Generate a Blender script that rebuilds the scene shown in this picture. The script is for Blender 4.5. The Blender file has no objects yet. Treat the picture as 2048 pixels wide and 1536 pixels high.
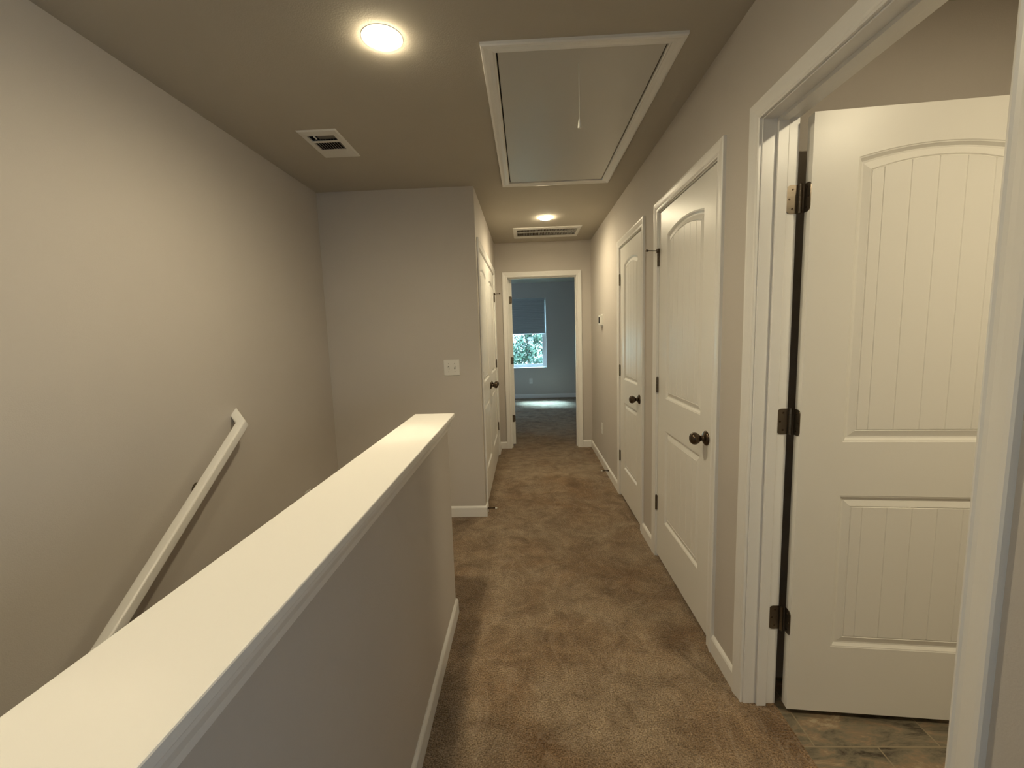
import bpy, bmesh, math, random
from mathutils import Vector, Matrix
random.seed(7)
PI = math.pi
scn = bpy.context.scene
COL = scn.collection

# ------------------------------------------------------------------ camera
cam_d = bpy.data.cameras.new('camera')
cam = bpy.data.objects.new('camera', cam_d)
COL.objects.link(cam)
cam_d.sensor_width = 36.0
cam_d.lens = 858.1 / 2048.0 * 36.0
cam_d.clip_start = 0.02
right = Vector((0.9990133, 0.0322426, -0.0305406))
up = Vector((0.0265779, 0.1168856, 0.9927897))
fwd = Vector((-0.0355799, 0.9926219, -0.1159133))
M = Matrix((right, up, -fwd)).transposed().to_4x4()
M.translation = Vector((0, 0, 1.392))
cam.matrix_world = M
scn.camera = cam

# ------------------------------------------------------------------ world, exposure
world = bpy.data.worlds.new('overcast_sky')
scn.world = world
world.use_nodes = True
bg = world.node_tree.nodes['Background']
bg.inputs['Color'].default_value = (0.50, 0.74, 1.0, 1)
bg.inputs['Strength'].default_value = 18.0
scn.view_settings.view_transform = 'Standard'
scn.view_settings.look = 'None'
scn.view_settings.gamma = 1.0
scn.view_settings.use_curve_mapping = False
scn.view_settings.exposure = 0.0
LAMP_A, LAMP_B, LAMP_BATH, LAMP_FILL = 70.0, 66.0, 13.5, 22.0      # watts of the four round LED lights, the last added as fill
LAMP_GLOW = 160.0
LAMP_COL = (1.0, 0.855, 0.575)


def portal(name, loc, rot, sx, sy):
    d = bpy.data.lights.new(name, 'AREA')
    d.shape = 'RECTANGLE'; d.size = sx; d.size_y = sy
    d.cycles.is_portal = True
    o = bpy.data.objects.new(name, d)
    o.location = loc; o.rotation_euler = rot
    COL.objects.link(o)


# area lights point along local -Z
R_OUT = 0.90
portal('daylight_portal_bedroom', (-0.02, 9.30, 1.39), (-PI / 2, 0, 0), 0.92, 1.5)
portal('daylight_portal_side', (R_OUT, -1.20, 1.30), (0, PI / 2, 0), 0.6, 0.5)
portal('daylight_portal_bedroom_side', (-2.95, 7.4, 1.35), (0, -PI / 2, 0), 0.9, 0.6)
portal('daylight_portal_hall', (0.2, -2.08, 1.05), (PI / 2, 0, 0), 0.4, 0.5)


# hazy daylight falling steeply through the bedroom window
sun_d = bpy.data.lights.new('hazy_sun', 'SUN')
sun_d.energy = 60.0; sun_d.angle = math.radians(20); sun_d.color = (0.44, 0.76, 1.0)
sun = bpy.data.objects.new('hazy_sun', sun_d)
sun.rotation_euler = Vector((0.34, -0.80, -1.0)).to_track_quat('-Z', 'Y').to_euler()
COL.objects.link(sun)


# ------------------------------------------------------------------ materials
def new_mat(name):
    m = bpy.data.materials.new(name)
    m.use_nodes = True
    nt = m.node_tree
    return m, nt, nt.nodes['Principled BSDF']


def nd(nt, t, **kw):
    n = nt.nodes.new(t)
    for k, v in kw.items():
        setattr(n, k, v)
    return n


def plain(name, col, rough=0.5, metal=0.0, bump=0.0, bscale=200.0, var=0.0, spec=0.5):
    m, nt, b = new_mat(name)
    b.inputs['Base Color'].default_value = (*col, 1)
    b.inputs['Roughness'].default_value = rough
    b.inputs['Metallic'].default_value = metal
    b.inputs['Specular IOR Level'].default_value = spec
    tc = nd(nt, 'ShaderNodeTexCoord')
    if bump:
        n = nd(nt, 'ShaderNodeTexNoise')
        n.inputs['Scale'].default_value = bscale
        n.inputs['Detail'].default_value = 3
        nt.links.new(tc.outputs['Object'], n.inputs['Vector'])
        bp = nd(nt, 'ShaderNodeBump')
        bp.inputs['Strength'].default_value = bump
        bp.inputs['Distance'].default_value = 0.002
        nt.links.new(n.outputs['Fac'], bp.inputs['Height'])
        nt.links.new(bp.outputs['Normal'], b.inputs['Normal'])
    if var:
        n = nd(nt, 'ShaderNodeTexNoise')
        n.inputs['Scale'].default_value = 3.0
        n.inputs['Detail'].default_value = 4
        nt.links.new(tc.outputs['Object'], n.inputs['Vector'])
        r = nd(nt, 'ShaderNodeValToRGB')
        r.color_ramp.elements[0].position = 0.3
        r.color_ramp.elements[1].position = 0.7
        r.color_ramp.elements[0].color = (*[c * (1 - var) for c in col], 1)
        r.color_ramp.elements[1].color = (*[min(1, c * (1 + var)) for c in col], 1)
        nt.links.new(n.outputs['Fac'], r.inputs['Fac'])
        nt.links.new(r.outputs['Color'], b.inputs['Base Color'])
    return m


WALL = plain('greige_wall_paint', (0.575, 0.53, 0.48), 0.75, bump=0.25, bscale=260, var=0.015, spec=0.3)
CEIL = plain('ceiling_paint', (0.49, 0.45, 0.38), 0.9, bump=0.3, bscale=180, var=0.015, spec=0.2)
TRIM = plain('white_trim_paint', (0.86, 0.84, 0.80), 0.32, bump=0.05, bscale=60, spec=0.5)
DOOR = plain('white_door_paint', (0.84, 0.82, 0.77), 0.34, bump=0.12, bscale=45, spec=0.5)
WHITE_PL = plain('white_plastic', (0.8, 0.78, 0.73), 0.4)
WHITE_MT = plain('white_metal', (0.74, 0.72, 0.67), 0.45)
BRONZE = plain('dark_bronze', (0.085, 0.06, 0.04), 0.25, metal=0.85, var=0.3)
BRONZE2 = plain('brushed_bronze_hinge', (0.17, 0.14, 0.105), 0.33, metal=0.85, var=0.35, bump=0.1, bscale=90)
NICKEL = plain('satin_steel_pin', (0.45, 0.42, 0.36), 0.25, metal=1.0)
BLACK = plain('matt_black', (0.006, 0.005, 0.004), 0.8, spec=0.1)
DUCT = plain('dark_duct_metal', (0.03, 0.026, 0.022), 0.7)
FILTER = plain('dusty_filter', (0.10, 0.075, 0.05), 0.95, var=0.2)
CORD = plain('white_cord', (0.8, 0.78, 0.72), 0.7)
VINYL = plain('white_vinyl_window', (0.8, 0.8, 0.8), 0.35)
BARK = plain('tree_bark', (0.06, 0.045, 0.03), 0.9, bump=0.8, bscale=12)
BLIND = plain('cellular_shade_fabric', (0.42, 0.44, 0.44), 0.9, bump=0.2, bscale=300)
RUBBER = plain('white_rubber_tip', (0.85, 0.83, 0.78), 0.6)


def carpet():
    m, nt, b = new_mat('brown_carpet')
    L = nt.links.new
    tc = nd(nt, 'ShaderNodeTexCoord')
    fine = nd(nt, 'ShaderNodeTexNoise'); fine.inputs['Scale'].default_value = 190; fine.inputs['Detail'].default_value = 3
    tuft = nd(nt, 'ShaderNodeTexVoronoi'); tuft.inputs['Scale'].default_value = 150
    med = nd(nt, 'ShaderNodeTexNoise'); med.inputs['Scale'].default_value = 9; med.inputs['Detail'].default_value = 6; med.inputs['Roughness'].default_value = 0.65
    med.inputs['Distortion'].default_value = 0.6
    big = nd(nt, 'ShaderNodeTexNoise'); big.inputs['Scale'].default_value = 2.1; big.inputs['Detail'].default_value = 4; big.inputs['Distortion'].default_value = 0.8
    mp = nd(nt, 'ShaderNodeMapping'); mp.inputs['Location'].default_value = (3.1, 1.7, 0)
    L(tc.outputs['Object'], mp.inputs['Vector'])
    for n in (fine, tuft, med, big):
        L(mp.outputs['Vector'], n.inputs['Vector'])
    r1 = nd(nt, 'ShaderNodeValToRGB')
    e = r1.color_ramp.elements
    e[0].position = 0.32; e[0].color = (0.125, 0.085, 0.050, 1)
    e[1].position = 0.70; e[1].color = (0.445, 0.335, 0.225, 1)
    L(fine.outputs['Fac'], r1.inputs['Fac'])
    r2 = nd(nt, 'ShaderNodeValToRGB')
    e = r2.color_ramp.elements
    e[0].position = 0.33; e[0].color = (0.66, 0.62, 0.58, 1)
    e[1].position = 0.66; e[1].color = (1.22, 1.22, 1.22, 1)
    L(med.outputs['Fac'], r2.inputs['Fac'])
    r3 = nd(nt, 'ShaderNodeValToRGB')
    e = r3.color_ramp.elements
    e[0].position = 0.35; e[0].color = (0.84, 0.74, 0.64, 1)
    e[1].position = 0.62; e[1].color = (1.08, 1.10, 1.12, 1)
    L(big.outputs['Fac'], r3.inputs['Fac'])
    mx = nd(nt, 'ShaderNodeMix', data_type='RGBA', blend_type='MULTIPLY'); mx.inputs['Factor'].default_value = 1
    L(r1.outputs['Color'], mx.inputs['A']); L(r2.outputs['Color'], mx.inputs['B'])
    mx2 = nd(nt, 'ShaderNodeMix', data_type='RGBA', blend_type='MULTIPLY'); mx2.inputs['Factor'].default_value = 1
    L(mx.outputs['Result'], mx2.inputs['A']); L(r3.outputs['Color'], mx2.inputs['B'])
    # pale foot-brushed streaks: a distorted wave, kept thin
    st = nd(nt, 'ShaderNodeTexNoise'); st.inputs['Scale'].default_value = 3.4; st.inputs['Detail'].default_value = 2; st.inputs['Distortion'].default_value = 2.2
    mp2 = nd(nt, 'ShaderNodeMapping'); mp2.inputs['Scale'].default_value = (1.7, 0.8, 1)
    L(tc.outputs['Object'], mp2.inputs['Vector']); L(mp2.outputs['Vector'], st.inputs['Vector'])
    r4 = nd(nt, 'ShaderNodeValToRGB')
    r4.color_ramp.elements[0].position = 0.475; r4.color_ramp.elements[0].color = (0, 0, 0, 1)
    r4.color_ramp.elements[1].position = 0.525; r4.color_ramp.elements[1].color = (0, 0, 0, 1)
    k = r4.color_ramp.elements.new(0.50); k.color = (1, 1, 1, 1)
    L(st.outputs['Fac'], r4.inputs['Fac'])
    mx3 = nd(nt, 'ShaderNodeMix', data_type='RGBA', blend_type='MIX')
    ml = nd(nt, 'ShaderNodeMath', operation='MULTIPLY'); ml.inputs[1].default_value = 0.22
    L(r4.outputs['Color'], ml.inputs[0]); L(ml.outputs[0], mx3.inputs['Factor'])
    L(mx2.outputs['Result'], mx3.inputs['A']); mx3.inputs['B'].default_value = (0.52, 0.41, 0.31, 1)
    L(mx3.outputs['Result'], b.inputs['Base Color'])
    b.inputs['Roughness'].default_value = 1.0
    b.inputs['Specular IOR Level'].default_value = 0.05
    b.inputs['Sheen Weight'].default_value = 0.15
    bp = nd(nt, 'ShaderNodeBump'); bp.inputs['Strength'].default_value = 0.9; bp.inputs['Distance'].default_value = 0.006
    ad = nd(nt, 'ShaderNodeMath', operation='ADD')
    L(fine.outputs['Fac'], ad.inputs[0]); L(tuft.outputs['Distance'], ad.inputs[1])
    ad2 = nd(nt, 'ShaderNodeMath', operation='MULTIPLY_ADD'); ad2.inputs[1].default_value = 1.6
    L(med.outputs['Fac'], ad2.inputs[0]); L(ad.outputs[0], ad2.inputs[2])
    L(ad2.outputs[0], bp.inputs['Height']); L(bp.outputs['Normal'], b.inputs['Normal'])
    return m


CARPET = carpet()


def slate():
    m, nt, b = new_mat('slate_look_vinyl_tile')
    L = nt.links.new
    tc = nd(nt, 'ShaderNodeTexCoord')
    mp = nd(nt, 'ShaderNodeMapping')
    # brick rows run along x, one row edge at y = 1.31 and one joint at x = 0.925
    mp.inputs['Location'].default_value = (-0.925 + 0.203, -1.31 + 0.406 * 4, 0)
    L(tc.outputs['Object'], mp.inputs['Vector'])
    br = nd(nt, 'ShaderNodeTexBrick')
    br.inputs['Scale'].default_value = 1
    br.inputs['Brick Width'].default_value = 0.406
    br.inputs['Row Height'].default_value = 0.406
    br.inputs['Mortar Size'].default_value = 0.0025
    br.inputs['Mortar Smooth'].default_value = 0.2
    br.offset = 0.5; br.offset_frequency = 2
    br.inputs['Color1'].default_value = (0.0, 0.0, 0.0, 1)
    br.inputs['Color2'].default_value = (1, 1, 1, 1)
    br.inputs['Mortar'].default_value = (0.5, 0.5, 0.5, 1)
    L(mp.outputs['Vector'], br.inputs['Vector'])
    mp3 = nd(nt, 'ShaderNodeMapping'); mp3.inputs['Rotation'].default_value = (0, 0, 0.6); mp3.inputs['Scale'].default_value = (6, 17, 1)
    L(tc.outputs['Object'], mp3.inputs['Vector'])
    av = nd(nt, 'ShaderNodeVectorMath', operation='MULTIPLY_ADD')
    L(br.outputs['Color'], av.inputs[0]); av.inputs[1].default_value = (3, 5, 2); L(mp3.outputs['Vector'], av.inputs[2])
    n = nd(nt, 'ShaderNodeTexNoise'); n.inputs['Scale'].default_value = 1.0; n.inputs['Detail'].default_value = 8; n.inputs['Roughness'].default_value = 0.72; n.inputs['Distortion'].default_value = 0.45
    L(av.outputs[0], n.inputs['Vector'])
    r = nd(nt, 'ShaderNodeValToRGB')
    e = r.color_ramp.elements
    e[0].position = 0.36; e[0].color = (0.035, 0.024, 0.014, 1)
    e[1].position = 0.66; e[1].color = (0.38, 0.31, 0.21, 1)
    for p_, c_ in ((0.43, (0.12, 0.10, 0.07, 1)), (0.51, (0.19, 0.16, 0.11, 1)), (0.57, (0.25, 0.175, 0.11, 1))):
        k = e.new(p_); k.color = c_
    L(n.outputs['Fac'], r.inputs['Fac'])
    mx = nd(nt, 'ShaderNodeMix', data_type='RGBA')
    L(br.outputs['Fac'], mx.inputs['Factor']); L(r.outputs['Color'], mx.inputs['A']); mx.inputs['B'].default_value = (0.27, 0.22, 0.145, 1)
    L(mx.outputs['Result'], b.inputs['Base Color'])
    b.inputs['Roughness'].default_value = 0.5
    bp = nd(nt, 'ShaderNodeBump'); bp.inputs['Strength'].default_value = 0.4; bp.inputs['Distance'].default_value = 0.003
    L(n.outputs['Fac'], bp.inputs['Height']); L(bp.outputs['Normal'], b.inputs['Normal'])
    return m


SLATE = slate()


def lamp_mat(name, s):
    m = bpy.data.materials.new(name); m.use_nodes = True
    nt = m.node_tree; nt.nodes.clear()
    o = nd(nt, 'ShaderNodeOutputMaterial'); e = nd(nt, 'ShaderNodeEmission')
    e.inputs['Color'].default_value = (*LAMP_COL, 1); e.inputs['Strength'].default_value = s
    nt.links.new(e.outputs[0], o.inputs[0])
    return m


def glass_mat():
    m = bpy.data.materials.new('window_glass'); m.use_nodes = True
    nt = m.node_tree; nt.nodes.clear()
    o = nd(nt, 'ShaderNodeOutputMaterial')
    t = nd(nt, 'ShaderNodeBsdfTransparent'); t.inputs[0].default_value = (0.93, 0.97, 0.97, 1)
    g = nd(nt, 'ShaderNodeBsdfGlossy'); g.inputs['Roughness'].default_value = 0.02
    mx = nd(nt, 'ShaderNodeMixShader'); mx.inputs[0].default_value = 0.05
    nt.links.new(t.outputs[0], mx.inputs[1]); nt.links.new(g.outputs[0], mx.inputs[2]); nt.links.new(mx.outputs[0], o.inputs[0])
    return m


GLASS = glass_mat()


def leaf_mat(name, c1, c2):
    m, nt, b = new_mat(name)
    tc = nd(nt, 'ShaderNodeTexCoord')
    n = nd(nt, 'ShaderNodeTexNoise'); n.inputs['Scale'].default_value = 2.2; n.inputs['Detail'].default_value = 5
    nt.links.new(tc.outputs['Object'], n.inputs['Vector'])
    r = nd(nt, 'ShaderNodeValToRGB')
    r.color_ramp.elements[0].position = 0.35; r.color_ramp.elements[0].color = (*c1, 1)
    r.color_ramp.elements[1].position = 0.65; r.color_ramp.elements[1].color = (*c2, 1)
    nt.links.new(n.outputs['Fac'], r.inputs['Fac']); nt.links.new(r.outputs['Color'], b.inputs['Base Color'])
    b.inputs['Roughness'].default_value = 0.6
    return m


LEAF = leaf_mat('woodland_leaves', (0.018, 0.045, 0.028), (0.06, 0.11, 0.065))
LEAF2 = leaf_mat('pale_shrub_leaves', (0.03, 0.09, 0.035), (0.08, 0.16, 0.065))
GRASS = leaf_mat('lawn_grass', (0.03, 0.065, 0.02), (0.06, 0.10, 0.035))


# ------------------------------------------------------------------ mesh helpers
def box(bm, x0, x1, y0, y1, z0, z1):
    if x1 < x0: x0, x1 = x1, x0
    if y1 < y0: y0, y1 = y1, y0
    if z1 < z0: z0, z1 = z1, z0
    v = [bm.verts.new(p) for p in ((x0, y0, z0), (x1, y0, z0), (x1, y1, z0), (x0, y1, z0),
                                   (x0, y0, z1), (x1, y0, z1), (x1, y1, z1), (x0, y1, z1))]
    for f in ((3, 2, 1, 0), (4, 5, 6, 7), (0, 1, 5, 4), (1, 2, 6, 5), (2, 3, 7, 6), (3, 0, 4, 7)):
        bm.faces.new([v[i] for i in f])
    return v


def total_offset(o):
    v = Vector((0, 0, 0))
    while o is not None:
        v += o.location
        o = o.parent
    return v


def obj(name, bm, mat, parent=None, smooth=False, bevel=0.0, local=False, fix=True):
    """Link a bmesh as one object. World-space verts are moved into the parent's frame unless local."""
    if fix:
        bmesh.ops.recalc_face_normals(bm, faces=bm.faces[:])
    if parent is not None and not local:
        bmesh.ops.translate(bm, verts=bm.verts[:], vec=-total_offset(parent))
    me = bpy.data.meshes.new(name)
    bm.to_mesh(me); bm.free()
    if smooth:
        for p_ in me.polygons: p_.use_smooth = True
        me.set_sharp_from_angle(angle=math.radians(40))
    for mt in (mat if isinstance(mat, (list, tuple)) else [mat]):
        me.materials.append(mt)
    o = bpy.data.objects.new(name, me)
    COL.objects.link(o)
    if parent is not None: o.parent = parent
    if bevel:
        b = o.modifiers.new('bevel', 'BEVEL'); b.width = bevel; b.segments = 2; b.limit_method = 'ANGLE'; b.harden_normals = False
    return o


def tag(o, label, cat, group=None, kind=None):
    o['label'] = label; o['category'] = cat
    if group: o['group'] = group
    if kind: o['kind'] = kind
    return o


def structure(name, bm, mat, label, cat, bevel=0.0, smooth=False):
    return tag(obj(name, bm, mat, bevel=bevel, smooth=smooth), label, cat, kind='structure')


def empty(name, loc):
    o = bpy.data.objects.new(name, None)
    o.location = loc; o.empty_display_size = 0.1
    COL.objects.link(o)
    return o


def lathe(bm, prof, axis_fn, seg=32):
    """prof: list of (r, t). axis_fn(r*cos, r*sin, t) -> point"""
    rings = []
    for r, t in prof:
        if r < 1e-6:
            rings.append([bm.verts.new(axis_fn(0, 0, t))])
        else:
            rings.append([bm.verts.new(axis_fn(r * math.cos(2 * PI * i / seg), r * math.sin(2 * PI * i / seg), t)) for i in range(seg)])
    for a, b in zip(rings, rings[1:]):
        for i in range(seg):
            j = (i + 1) % seg
            if len(a) == 1 and len(b) == 1: continue
            if len(a) == 1: bm.faces.new((a[0], b[i], b[j]))
            elif len(b) == 1: bm.faces.new((a[i], a[j], b[0]))
            else: bm.faces.new((a[i], a[j], b[j], b[i]))
    for r in (rings[0], rings[-1]):
        if len(r) > 1:
            bm.faces.new(r)


def ushape(bm, prof, a0, a1, zt, fn, z0=0.0):
    """Sweep a closed profile [(outward offset, d)] around three sides of an opening, mitred."""
    rings = []
    for o_, d in prof:
        pts = ((a0 - o_, z0), (a0 - o_, zt + o_), (a1 + o_, zt + o_), (a1 + o_, z0))
        rings.append([bm.verts.new(fn(a, z, d)) for a, z in pts])
    n = len(prof)
    for i in range(n):
        p_, q = rings[i], rings[(i + 1) % n]
        for k in range(3):
            bm.faces.new((p_[k], p_[k + 1], q[k + 1], q[k]))
    bm.faces.new([r[0] for r in rings]); bm.faces.new([r[3] for r in rings])


def frame4(bm, prof, a0, a1, b0, b1, fn):
    """Closed mitred picture frame around the rectangle a0..a1 x b0..b1."""
    rings = []
    for o_, d in prof:
        pts = ((a0 - o_, b0 - o_), (a0 - o_, b1 + o_), (a1 + o_, b1 + o_), (a1 + o_, b0 - o_))
        rings.append([bm.verts.new(fn(a, b, d)) for a, b in pts])
    n = len(prof)
    for i in range(n):
        p_, q = rings[i], rings[(i + 1) % n]
        for k in range(4):
            j = (k + 1) % 4
            bm.faces.new((p_[k], p_[j], q[j], q[k]))


# ------------------------------------------------------------------ layout numbers (metres)
R, L, C = 0.771, -1.477, -0.345          # hall right wall, stair left wall, hall left wall
Y1, Y2, H = 3.169, 5.129, 2.44
T = 0.115
HEAD = 2.045
YB = -2.0                                 # wall behind the camera
YF = 9.20                                 # bedroom far wall
fnR = lambda a, z, d: (R - d, a, z)
fnC = lambda a, z, d: (C + d, a, z)
fnE = lambda a, z, d: (a, Y2 - d, z)
OPC = (0.745, 1.475)                      # bathroom door opening (y)
OPB = (1.790, 2.545)
OPA = (2.898, 3.562)
OPD = (3.306, 4.838)                      # double closet
OPE = (-0.203, 0.600)                     # bedroom doorway (x)

CASING = [(0.005, 0.0), (0.005, 0.009), (0.010, 0.011), (0.014, 0.009), (0.022, 0.009), (0.034, 0.012), (0.050, 0.015), (0.058, 0.015),
          (0.0615, 0.012), (0.0615, 0.0)]


def wall_run(bm, a_start, a_end, openings, lo, hi, axis, z0=0.0, z1=H):
    """Solid wall along an axis with doorways left out (openings incl. jamb thickness)."""
    def bx(a, b, za, zb):
        if axis == 'y': box(bm, lo, hi, a, b, za, zb)
        else: box(bm, a, b, lo, hi, za, zb)
    cur = a_start
    for (p_, q) in sorted(openings):
        bx(cur, p_ - 0.019, z0, z1)
        bx(p_ - 0.019, q + 0.019, HEAD + 0.019, z1)
        cur = q + 0.019
    bx(cur, a_end, z0, z1)


# ------------------------------------------------------------------ shell
bm = bmesh.new(); box(bm, L - T, L, YB - T, Y2, -2.7, H)
structure('wall_left', bm, WALL, 'long greige wall of the stairwell on the left', 'wall')
SW = (-1.45, -0.95, 1.00, 1.60)          # small unseen window added behind the viewpoint for cool fill
bm = bmesh.new(); wall_run(bm, SW[1], Y2, [OPC, OPB, OPA], R, R + T, 'y', -0.02)
box(bm, R, R + T, YB, SW[0], -0.02, H); box(bm, R, R + T, SW[0], SW[1], -0.02, SW[2]); box(bm, R, R + T, SW[0], SW[1], SW[3], H)
structure('wall_right', bm, WALL, 'greige hallway wall on the right holding three doors', 'wall')
bm = bmesh.new(); box(bm, L, C - T, Y1, Y1 + T, -0.02, H); box(bm, C - T, C, Y1, OPD[0] - 0.019, -0.02, H)
structure('wall_stair_end', bm, WALL, 'greige wall at the end of the stairwell with the double light switch', 'wall')
bm = bmesh.new()
box(bm, C - T, C, OPD[0] - 0.019, OPD[1] + 0.019, HEAD + 0.019, H); box(bm, C - T, C, OPD[1] + 0.019, Y2, 0, H)
structure('wall_closet', bm, WALL, 'short greige hallway wall around the double closet doors', 'wall')
bm = bmesh.new(); wall_run(bm, L - T, 3.3, [OPE], Y2, Y2 + T, 'x')
structure('wall_end', bm, WALL, 'greige wall at the end of the hallway around the bedroom doorway', 'wall')
HX0, HX1, HYE = -0.512, -0.387, 2.0
bm = bmesh.new(); box(bm, HX0, HX1, YB, HYE, -2.7, 1.000)
structure('wall_half', bm, WALL, 'greige half wall between the stairs and the hallway', 'half wall')
# wall behind the camera with an unseen window added for cool fill
BW = (0.0, 0.40, 0.80, 1.30)
bm = bmesh.new()
box(bm, L, BW[0], YB - T, YB, -2.7, H); box(bm, BW[1], R + T, YB - T, YB, -0.02, H)
box(bm, BW[0], BW[1], YB - T, YB, -2.7, BW[2]); box(bm, BW[0], BW[1], YB - T, YB, BW[3], H)
structure('wall_behind', bm, WALL, 'greige wall behind the viewpoint with an added fill window', 'wall')
# bathroom
BY = 1.600
bm = bmesh.new(); box(bm, R + T, 3.2, BY, BY + 0.1, -0.03, H)
structure('wall_bathroom_back', bm, WALL, 'bathroom wall behind the open panelled door', 'wall')
bm = bmesh.new(); box(bm, 3.2, 3.3, -0.9, Y2, -0.03, H)
structure('wall_bathroom_side', bm, WALL, 'far side wall of the bathroom, opposite its doorway', 'wall')
bm = bmesh.new(); box(bm, R + T, 3.2, -0.9, -0.8, -0.03, H)
structure('wall_bathroom_front', bm, WALL, 'bathroom wall nearest the viewpoint', 'wall')
# bedroom
WX = (-0.48, 0.43); WZ = (0.652, 2.132)
bm = bmesh.new()
box(bm, -2.8, WX[0], YF, YF + 0.15, -0.02, H); box(bm, WX[1], 2.6, YF, YF + 0.15, -0.02, H)
box(bm, WX[0], WX[1], YF, YF + 0.15, -0.02, WZ[0]); box(bm, WX[0], WX[1], YF, YF + 0.15, WZ[1], H)
structure('wall_bedroom_far', bm, WALL, 'far bedroom wall with the window', 'wall')
LW = (7.1, 7.7, 0.9, 1.8)  # unseen opening added to let more daylight into the bedroom
bm = bmesh.new(); box(bm, -2.9, L - T, Y2, Y2 + T, -0.02, H)
box(bm, -2.9, -2.8, Y2 + T, LW[0], -0.02, H); box(bm, -2.9, -2.8, LW[1], YF + 0.15, -0.02, H)
box(bm, -2.9, -2.8, LW[0], LW[1], -0.02, LW[2]); box(bm, -2.9, -2.8, LW[0], LW[1], LW[3], H)
structure('wall_bedroom_left', bm, WALL, 'left bedroom wall out of sight beside the window', 'wall')
bm = bmesh.new(); box(bm, 2.6, 2.7, Y2 + T, YF + 0.15, -0.02, H)
structure('wall_bedroom_right', bm, WALL, 'right bedroom wall out of sight beyond the doorway', 'wall')


def plate(bm, x0, x1, y0, y1, z0, z1, holes):
    xs = sorted({x0, x1, *[h[0] for h in holes], *[h[1] for h in holes]})
    ys = sorted({y0, y1, *[h[2] for h in holes], *[h[3] for h in holes]})
    for i in range(len(ys) - 1):
        run = None
        for j in range(len(xs) - 1):
            cx, cy = (xs[j] + xs[j + 1]) / 2, (ys[i] + ys[i + 1]) / 2
            hole = any(h[0] < cx < h[1] and h[2] < cy < h[3] for h in holes)
            if hole:
                if run is not None: box(bm, run, xs[j], ys[i], ys[i + 1], z0, z1); run = None
            elif run is None: run = xs[j]
        if run is not None: box(bm, run, xs[-1], ys[i], ys[i + 1], z0, z1)


HATCH = (-0.084, 0.552, 1.729, 3.130)     # clear opening
VENT = (-1.100, -0.960, 2.287, 2.552)
RET = (-0.066, 0.548, 4.500, 4.790)
bm = bmesh.new()
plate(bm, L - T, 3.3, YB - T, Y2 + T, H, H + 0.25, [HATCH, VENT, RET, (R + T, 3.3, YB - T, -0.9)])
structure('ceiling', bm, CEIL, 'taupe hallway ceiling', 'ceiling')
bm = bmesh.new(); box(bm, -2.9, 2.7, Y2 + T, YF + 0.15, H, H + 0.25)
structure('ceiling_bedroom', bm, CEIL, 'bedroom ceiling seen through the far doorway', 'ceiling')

bm = bmesh.new()
box(bm, HX1, R + T, YB, Y2 + T, -0.02, 0)
box(bm, L, HX1, HYE, Y1, -0.02, 0)
box(bm, C - T, HX1, Y1 + T, Y2, -0.02, 0)
box(bm, HX1, R + T, YB, Y2 + T, -0.24, -0.02); box(bm, L, HX1, HYE, Y1, -0.24, -0.02)
structure('floor', bm, CARPET, 'mottled brown hallway carpet', 'carpet')
bm = bmesh.new(); box(bm, L, C - T, Y1 + T, Y2, -0.02, 0); box(bm, R + T, 3.2, BY + 0.1, Y2, -0.02, 0)
structure('floor_closet', bm, CARPET, 'carpet inside the closed closets', 'carpet')
bm = bmesh.new(); box(bm, -2.8, 2.6, Y2 + T, YF, -0.02, 0)
structure('floor_bedroom', bm, CARPET, 'brown bedroom carpet beyond the far doorway', 'carpet')
bm = bmesh.new(); box(bm, R + T, 3.2, -0.8, BY, -0.02, -0.004)
structure('floor_bathroom', bm, SLATE, 'slate-look tile floor of the bathroom', 'tile floor')
# stairs going down towards the viewpoint
bm = bmesh.new()
n, run, rise = 13, 0.255, 0.19
for i in range(n):
    y = HYE - i * run
    box(bm, L, HX0, y - run - 0.02, y, -rise * (i + 1) - 0.05, -rise * (i + 1))
    box(bm, L, HX0, y - 0.02, y, -rise * (i + 1), -rise * i - 0.05 if i else -0.24)
box(bm, L, HX0, YB, HYE - n * run, -2.7, -rise * 14)
structure('floor_stairs', bm, CARPET, 'carpeted stairs going down behind the half wall', 'stairs')

# ------------------------------------------------------------------ trim: cap, baseboards, casings
bm = bmesh.new(); box(bm, -0.548, -0.355, YB, 2.035, 1.001, 1.020)
cap = structure('trim_1', bm, plain('satin_cap_paint', (0.85, 0.825, 0.78), 0.55, bump=0.05, bscale=60, spec=0.35), 'wide white cap board on top of the half wall', 'trim', bevel=0.003)
bm = bmesh.new()
for (x, s) in ((HX1, 1), (HX0, -1)):
    prof = [(0, 0.948), (0.007 * s, 0.948), (0.009 * s, 0.962), (0.017 * s, 0.980), (0.019 * s, 1.001), (0, 1.001)]
    a = [bm.verts.new((x + px, YB, pz)) for px, pz in prof]
    b = [bm.verts.new((x + px, HYE + (abs(px)), pz)) for px, pz in prof]
    for i in range(len(prof)):
        j = (i + 1) % len(prof); bm.faces.new((a[i], a[j], b[j], b[i]))
prof = [(0, 0.948), (0.007, 0.948), (0.009, 0.962), (0.017, 0.980), (0.019, 1.001), (0, 1.001)]
a = [bm.verts.new((HX1 + p_[0], HYE + p_[0], p_[1])) for p_ in prof]; b = [bm.verts.new((HX0 - p_[0], HYE + p_[0], p_[1])) for p_ in prof]
for i in range(len(prof)):
    j = (i + 1) % len(prof); bm.faces.new((a[i], a[j], b[j], b[i]))
obj('moulding', bm, TRIM, cap)

BB = [(0, 0), (0.012, 0), (0.012, 0.068), (0.009, 0.076), (0.004, 0.083), (0, 0.083)]


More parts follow.
